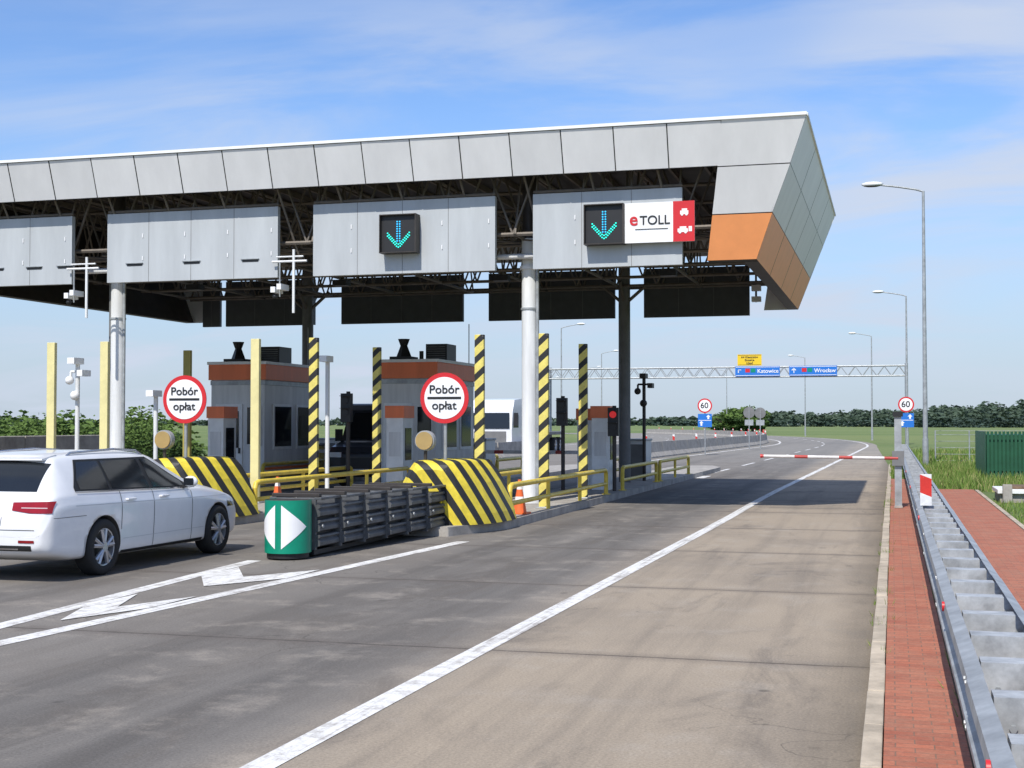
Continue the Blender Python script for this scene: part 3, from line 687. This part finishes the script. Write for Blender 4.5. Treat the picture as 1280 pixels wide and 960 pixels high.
blades(.8,9,38,60,16000,.1,.35,.02)
blades(-.05,.8,45,75,5000,.08,.3,.018); blades(.8,14,60,90,8000,.1,.45,.035)
blades(.38,.77,2,44,2200,.08,.2,.008)
for k in range(26):
    yy=random.uniform(3,40); blades(-.10,-.03,yy,yy+random.uniform(.05,.3),16,.1,.17,.006); blades(-.20,-.16,yy+.7,yy+.95,10,.02,.08,.005)
b.done(fixn=False)

# ---------------------------------------------------------------- vehicles
def wheel(name,parent,x,y,z,r,w,sg):
    b=B(name,(x,y,z)); n=36
    prof=[(r*.68,-w*.5),(r*.93,-w*.5),(r,-w*.36),(r,w*.36),(r*.94,w*.5),(r*.68,w*.5),(r*.66,w*.44)]
    vs=[];m_=len(prof)
    for k in range(n):
        a=2*math.pi*k/n
        for (rr,xx) in prof: vs.append((x+xx*sg,y+rr*math.cos(a),z+rr*math.sin(a)))
    b.faces(vs,[(k*m_+i,k*m_+i+1,((k+1)%n)*m_+i+1,((k+1)%n)*m_+i) for k in range(n) for i in range(m_-1)],m_tyre,True)
    X0=x+sg*w*.40
    vs=[];prof=[(r*.70,w*.47),(r*.63,w*.44),(r*.60,w*.1),(0,w*.05)]
    for k in range(n):
        a=2*math.pi*k/n
        for (rr,xx) in prof: vs.append((x+xx*sg,y+rr*math.cos(a),z+rr*math.sin(a)))
    m_=4
    for seg,mm in ((0,m_rim),(1,m_rim),(2,m_black)):
        b.faces(vs,[(k*m_+seg,k*m_+seg+1,((k+1)%n)*m_+seg+1,((k+1)%n)*m_+seg) for k in range(n)],mm,True)
    for k in range(5):
        for da in (-.2,.2):
            a=2*math.pi*k/5+.3
            p0=Vector((X0+sg*.012,y+math.cos(a)*r*.12,z+math.sin(a)*r*.12)); p1=Vector((X0,y+math.cos(a+da)*r*.64,z+math.sin(a+da)*r*.64))
            b.cyl(p0,p1,.024,m_rim,6,.026)
    b.cyl((X0-sg*.02,y,z),(X0+sg*.03,y,z),r*.17,m_rim,14)
    return b.done()
def loft(name,stations,mats):
    secs=[]
    for (y,w,zb,bl,zt,wt) in stations:
        h=zt-bl; bw=.95*w
        p=[(0,zb),(.6*w,zb),(.92*w,zb+.015),(.975*w,zb+.07),(.985*w,zb+.35*(bl-zb)),(w,zb+.62*(bl-zb)),(.998*w,bl-.125),(.985*w,bl-.10),(.965*w,bl-.02),(bw,bl+.004),
           (bw+(wt-bw)*.35,bl+h*.36),(bw+(wt-bw)*.70,bl+h*.66),(bw+(wt-bw)*.97,bl+h*.86),(wt*.93,bl+h*.935),(wt*.7,bl+h*.98),(0,zt)]
        secs.append((y,p))
    bm=bmesh.new(); rings=[]
    for y,p in secs:
        full=p+[(-a,c) for a,c in p[1:-1][::-1]]
        rings.append([bm.verts.new((a,y,c)) for a,c in full])
    n=len(rings[0])
    for r0,r1 in zip(rings,rings[1:]):
        for k in range(n): bm.faces.new((r0[k],r0[(k+1)%n],r1[(k+1)%n],r1[k]))
    bm.faces.new(rings[0]); bm.faces.new(rings[-1][::-1])
    bmesh.ops.recalc_face_normals(bm,faces=bm.faces)
    for f in bm.faces: f.smooth=True
    me=bpy.data.meshes.new(name); bm.to_mesh(me); bm.free()
    for m in mats: me.materials.append(m)
    return bpy.data.objects.new(name,me)
def evalmesh(o):
    dg=bpy.context.evaluated_depsgraph_get(); dg.update(); return bpy.data.meshes.new_from_object(o.evaluated_get(dg))
def make_car(X0,Y0):
    root=bpy.data.objects.new('station_wagon_car',None); S.collection.objects.link(root); root.location=(X0,Y0,0)
    st=[(0.0,.74,.40,.60,.62,.62),(.02,.80,.36,.70,.72,.68),(.06,.84,.32,.80,.83,.74),(.10,.87,.30,.91,.97,.74),(.15,.885,.28,.955,1.06,.72),(.24,.90,.26,.975,1.20,.69),(.36,.908,.24,.985,1.345,.66),(.44,.912,.22,.988,1.425,.64),(.52,.915,.21,.99,1.447,.63),(.8,.92,.20,.985,1.468,.625),(1.3,.925,.19,.975,1.482,.62),(1.9,.925,.18,.965,1.482,.62),(2.35,.925,.18,.957,1.462,.61),(2.62,.925,.18,.952,1.425,.60),(2.78,.925,.18,.948,1.36,.60),(3.1,.925,.18,.942,1.20,.64),(3.42,.925,.18,.935,1.035,.70),(3.55,.922,.18,.92,.995,.72),(4.0,.915,.19,.865,.94,.68),(4.4,.89,.20,.79,.86,.60),(4.62,.83,.22,.70,.77,.54),(4.76,.74,.26,.60,.66,.5),(4.84,.64,.32,.5,.54,.42)]
    body=loft('body',st,[m_carwhite,m_black]); S.collection.objects.link(body)
    ss=body.modifiers.new('s','SUBSURF'); ss.levels=2; ss.render_levels=2
    me=evalmesh(body); body.modifiers.clear(); body.data=me
    bmh=bmesh.new(); bmh.from_mesh(me); bvh=BVHTree.FromBMesh(bmh); bmh.free()
    RY,FYw=1.08,3.92; zc=.335
    cut=B('cut')
    for yy in (RY,FYw): cut.cyl((-1.2,yy,zc+.01),(1.2,yy,zc+.01),.368,m_carwhite,48)
    co=cut.done(); co.data.materials.append(m_black)
    for p in co.data.polygons: p.material_index=1
    bo=body.modifiers.new('b','BOOLEAN'); bo.object=co; bo.operation='DIFFERENCE'; bo.solver='EXACT'
    me2=evalmesh(body); body.modifiers.clear(); body.data=me2; bpy.data.objects.remove(co)
    for p in me2.polygons: p.use_smooth=True
    body.parent=root
    ub=B('underbody'); ub.box(-.62,.62,.3,4.6,.3,.75,m_black); o=ub.done(); o.parent=root
    def panel(pname,uv,mode,m,o_=.006,nu=14,nv=6,sg=1,lo=None,hi=None):
        b=B(pname); vs=[]
        for i in range(nu+1):
            u=uv[0]+(uv[1]-uv[0])*i/nu; a,c=lo(u),hi(u)
            for j in range(nv+1):
                v=a+(c-a)*j/nv
                if mode=='side': org,d=Vector((sg*3,u,v)),Vector((-sg,0,0))
                elif mode=='rear': org,d=Vector((u,-3,v)),Vector((0,1,0))
                elif mode=='front': org,d=Vector((u,9,v)),Vector((0,-1,0))
                h,nn,_,_=bvh.ray_cast(org,d)
                if h is None: return
                if nn.dot(d)>0: nn=-nn
                vs.append(h+nn*o_)
        w=nv+1
        b.faces(vs,[(i*w+j,(i+1)*w+j,(i+1)*w+j+1,i*w+j+1) for i in range(nu) for j in range(nv)],m,True)
        o=b.done(); o.parent=root
    C=lambda k:(lambda u:k)
    belt=lambda u:1.02-.022*(u-.6)
    for sg in (1,-1):
        def wtop(u,e=0): return min(1.375-e, belt(.5)+.0+(u-.52-e*1.6)*1.25, 1.375-e-max(0,u-2.45)*.52)
        panel('window_trim',(.55,3.12),'side',m_trim,.005,80,8,sg,lambda u:belt(u)-.012,lambda u:max(belt(u)-.01,wtop(u)))
        for (a,c) in ((.66,1.26),(1.32,2.16),(2.25,3.03)):
            panel('side_window',(a,c),'side',m_glass,.009,24,8,sg,lambda u:belt(u)+.012,lambda u:max(belt(u)+.014,wtop(u,.028)))
        for (u0,z0,z1) in ((1.45,.52,1.0),(2.2,.20,.985),(3.17,.22,.95)):
            panel('door_gap',(u0-.005,u0+.005),'side',m_seam,.003,1,14,sg,C(z0),C(z1))
        panel('sill_trim',(1.48,3.5),'side',m_trim,.005,30,2,sg,C(.19),C(.262))
        panel('chrome_strip',(.55,3.12),'side',m_chrome,.012,60,1,sg,lambda u:belt(u)-.022,lambda u:belt(u)-.008)
        panel('crease_shade_line',(.5,4.2),'side',m_creaseshade,.003,60,1,sg,lambda u:.855-.014*u,lambda u:.866-.014*u)
        panel('lower_crease_shade_line',(1.5,3.5),'side',m_creaseshade,.003,60,1,sg,lambda u:.40,lambda u:.408)
        panel('tail_light_side',(.075,.46),'side',m_tail,.008,18,4,sg,lambda u:.80+.28*max(0,u-.12)**1.2,lambda u:.925)
        panel('tail_light',(sg*.38,sg*.862),'rear',m_tail,.010,20,4,1,lambda u:.79+.12*max(0,.62-abs(u)),lambda u:.90+.025*abs(u))
        panel('tail_lens',(sg*.5,sg*.82),'rear',m_tail2,.014,14,2,1,lambda u:.843,lambda u:.853)
        panel('head_light',(4.2,4.55),'side',m_glass,.006,12,4,sg,lambda u:.64,lambda u:.72-.12*(u-4.2))
        panel('bumper_gap',(.12,.70),'side',m_seam,.003,14,1,sg,C(.73),C(.736))
        panel('reflector',(sg*.5,sg*.70),'rear',m_tail,.008,6,2,1,C(.46),C(.49))
        for hy in (1.55,2.35):
            h,_,_,_=bvh.ray_cast(Vector((sg*3,hy,.875)),Vector((-sg,0,0)))
            b=B('door_handle'); b.box(min(h.x-sg*.01,h.x+sg*.04),max(h.x-sg*.01,h.x+sg*.04),hy,hy+.19,.865,.89,m_carwhite); b.done(bevel=.008).parent=root
        b=B('wing_mirror'); b.ball((sg*1.0,2.98,1.035),.11,m_carwhite,(.95,.55,.70),14,8); b.box(min(sg*.85,sg*.97),max(sg*.85,sg*.97),2.97,3.03,.96,.99,m_black); b.box(min(sg*.93,sg*1.07),max(sg*.93,sg*1.07),2.917,2.925,.99,1.085,m_glass); b.done().parent=root
        b=B('roof_rail'); b.tube([(sg*.575,.75,1.40),(sg*.575,.86,1.455),(sg*.57,1.8,1.485),(sg*.565,2.32,1.46),(sg*.565,2.45,1.41)],.015,m_chrome,8); b.done().parent=root
        for yy in (RY,FYw):
            w_=wheel('wheel',None,0,0,0,.335,.225,sg); w_.parent=root; w_.location=(sg*.81,yy,.335)
    panel('rear_window',(-.64,.64),'rear',m_glass,.006,24,8,1,lambda u:1.03,lambda u:1.37-.08*abs(u)**2)
    panel('windscreen',(-.66,.66),'front',m_glass,.006,20,8,1,lambda u:1.06,lambda u:1.40-.06*abs(u)**2)
    panel('number_plate',(-.26,.26),'rear',m_signwhite,.016,8,3,1,C(.66),C(.76))
    panel('tailgate_gap',(-.70,.70),'rear',m_seam,.004,20,1,1,C(.60),C(.607))
    panel('bumper_lower',(-.66,.66),'rear',m_trim,.006,20,4,1,C(.37),C(.43))
    panel('chrome_bar',(-.5,.5),'rear',m_chrome,.012,20,1,1,C(.385),C(.40))
    b=B('roof_spoiler'); b.prism([(.34,1.375),(.34,1.395),(.62,1.445),(.62,1.40)],'x',-.56,.56,m_carwhite); b.done(bevel=.008).parent=root
make_car(-9.98,13.2)

def boxvan(X0,Y0):
    root=bpy.data.objects.new('delivery_van',None); S.collection.objects.link(root); root.location=(X0,Y0,0)
    b=B('body'); side=[(0,.45),(0,.95),(.25,1.15),(.95,1.3),(1.55,2.2),(1.8,2.4),(5.6,2.45),(5.7,2.2),(5.7,.4),(4.9,.35),(.2,.3)]
    b.prism(side,'x',-.98,.98,m_vandark); o=b.done(bevel=.08); o.parent=root
    b=B('fittings')
    n=Vector((0,-.9,.6)).normalized()*.012
    b.faces([Vector(v)+n for v in ((-.85,1.0,1.37),(.85,1.0,1.37),(.78,1.5,2.12),(-.78,1.5,2.12))],[(0,1,2,3)],m_glass)
    b.box(-.6,.6,-.02,-.003,.55,.85,m_black)
    for sg in (-1,1):
        b.box(sg*.75-.17,sg*.75+.17,-.02,.02,.86,1.0,m_signwhite); b.box(sg*1.12-.1,sg*1.12+.1,1.05,1.15,1.3,1.65,m_black)
        b.prism([(1.15,1.35),(1.6,2.05),(2.3,2.05),(2.3,1.35)],'x',sg*.983,sg*.99,m_glass)
    b.box(-.26,.26,-.03,-.021,.42,.53,m_signwhite)
    b.done().parent=root
    for sg in (-1,1):
        for yy in (1.0,4.6): w=wheel('wheel',None,0,0,0,.35,.24,sg); w.parent=root; w.location=(sg*.87,yy,.35)
boxvan(-14.4,35.5)
def truck(X0,Y0):
    root=bpy.data.objects.new('lorry',None); S.collection.objects.link(root); root.location=(X0,Y0,0)
    b=B('cab'); b.prism([(0,.4),(-.02,1.5),(.15,2.5),(.5,3.1),(2.1,3.2),(2.1,.8),(1.9,.4)],'x',-1.22,1.22,m_carwhite); b.done(bevel=.07).parent=root
    b=B('cab_fittings'); b.faces([(-1.1,-.06,1.55),(1.1,-.06,1.55),(1.05,.09,2.4),(-1.05,.09,2.4)],[(0,1,2,3)],m_glass)
    b.box(-.9,.9,-.06,-.03,.6,1.4,m_coldark); b.box(-1.2,1.2,-.1,-.03,.35,.58,m_carwhite)
    for sg in (-1,1): b.box(sg*1.0-.15,sg*1.0+.15,-.12,-.06,.62,.8,m_signwhite); b.box(sg*1.4-.1,sg*1.4+.1,.1,.25,1.7,2.4,m_black); b.prism([(.3,1.6),(.4,2.3),(1.3,2.3),(1.3,1.6)],'x',sg*1.225,sg*1.23,m_glass)
    b.done().parent=root
    b=B('load_platform'); b.box(-1.22,1.22,2.7,12,1.15,1.35,m_coldark); b.box(-.5,.5,2,11.8,.85,1.14,m_black)
    b.box(-1.2,1.2,2.7,6.5,1.36,2.2,m_carwhite); b.done(bevel=.03).parent=root
    for sg in (-1,1):
        for yy in (1.1,4.2,10,11.2): w=wheel('wheel',None,0,0,0,.5,.35,sg); w.parent=root; w.location=(sg*1.02,yy,.5)
truck(-20.9,70)

# ---------------------------------------------------------------- light, sky
sd=Vector((-.09,-.80,1)).normalized()
sun=bpy.data.lights.new('sun','SUN'); sun.energy=4.9; sun.angle=R(.5); sun.color=(1,.955,.88)
so_=bpy.data.objects.new('sun',sun); S.collection.objects.link(so_); so_.rotation_euler=(-sd).to_track_quat('-Z','Y').to_euler()
w=bpy.data.worlds.new('World'); S.world=w; w.use_nodes=True; nt=w.node_tree; bg=nt.nodes['Background']
sk=nt.nodes.new('ShaderNodeTexSky'); sk.sky_type='NISHITA'; sk.sun_disc=False; sk.sun_elevation=math.asin(sd.z); sk.sun_rotation=math.atan2(sd.x,sd.y)
sk.air_density=1.1; sk.dust_density=.4; sk.ozone_density=2.5
tc=nt.nodes.new('ShaderNodeTexCoord'); sp=nt.nodes.new('ShaderNodeSeparateXYZ'); nt.links.new(tc.outputs['Generated'],sp.inputs[0])
den=M(nt,'ADD',M(nt,'MAXIMUM',sp.outputs[2],0),.22)
cb=nt.nodes.new('ShaderNodeCombineXYZ'); nt.links.new(M(nt,'DIVIDE',sp.outputs[0],den),cb.inputs[0]); nt.links.new(M(nt,'DIVIDE',sp.outputs[1],den),cb.inputs[1])
v=MAPV(nt,cb.outputs[0],(1.3,2.6,1),(0,0,R(-28)),(3.1,1.7,0))
n1=NOISE(nt,v,.9,11,.56,.7); n2=NOISE(nt,MAPV(nt,cb.outputs[0],(.8,.8,1),(0,0,0),(7,2.4,0)),1.0,3,.5)
cl=M(nt,'MULTIPLY',MR(nt,n1,.38,.66,0,1,True),MR(nt,n2,.38,.56,.30,1,True))
cl=M(nt,'MULTIPLY',cl,.9)
hz=MR(nt,sp.outputs[2],0,.24,.80,0,True)
base=MIX(nt,1.0,sk.outputs[0],(.80,.95,1.22),'MULTIPLY')
col=MIX(nt,hz,base,(3.5,4.15,5.1))
col=MIX(nt,cl,col,(4.5,5.0,6.0))
nt.links.new(col,bg.inputs[0]); bg.inputs[1].default_value=.14

cam=bpy.data.cameras.new('camera'); co=bpy.data.objects.new('camera',cam); S.collection.objects.link(co)
cam.lens=47.6; cam.sensor_width=36; cam.clip_end=8000; cam.clip_start=.05
co.location=(0,0,1.8); co.rotation_euler=(R(91.69),0,R(15.7)); S.camera=co
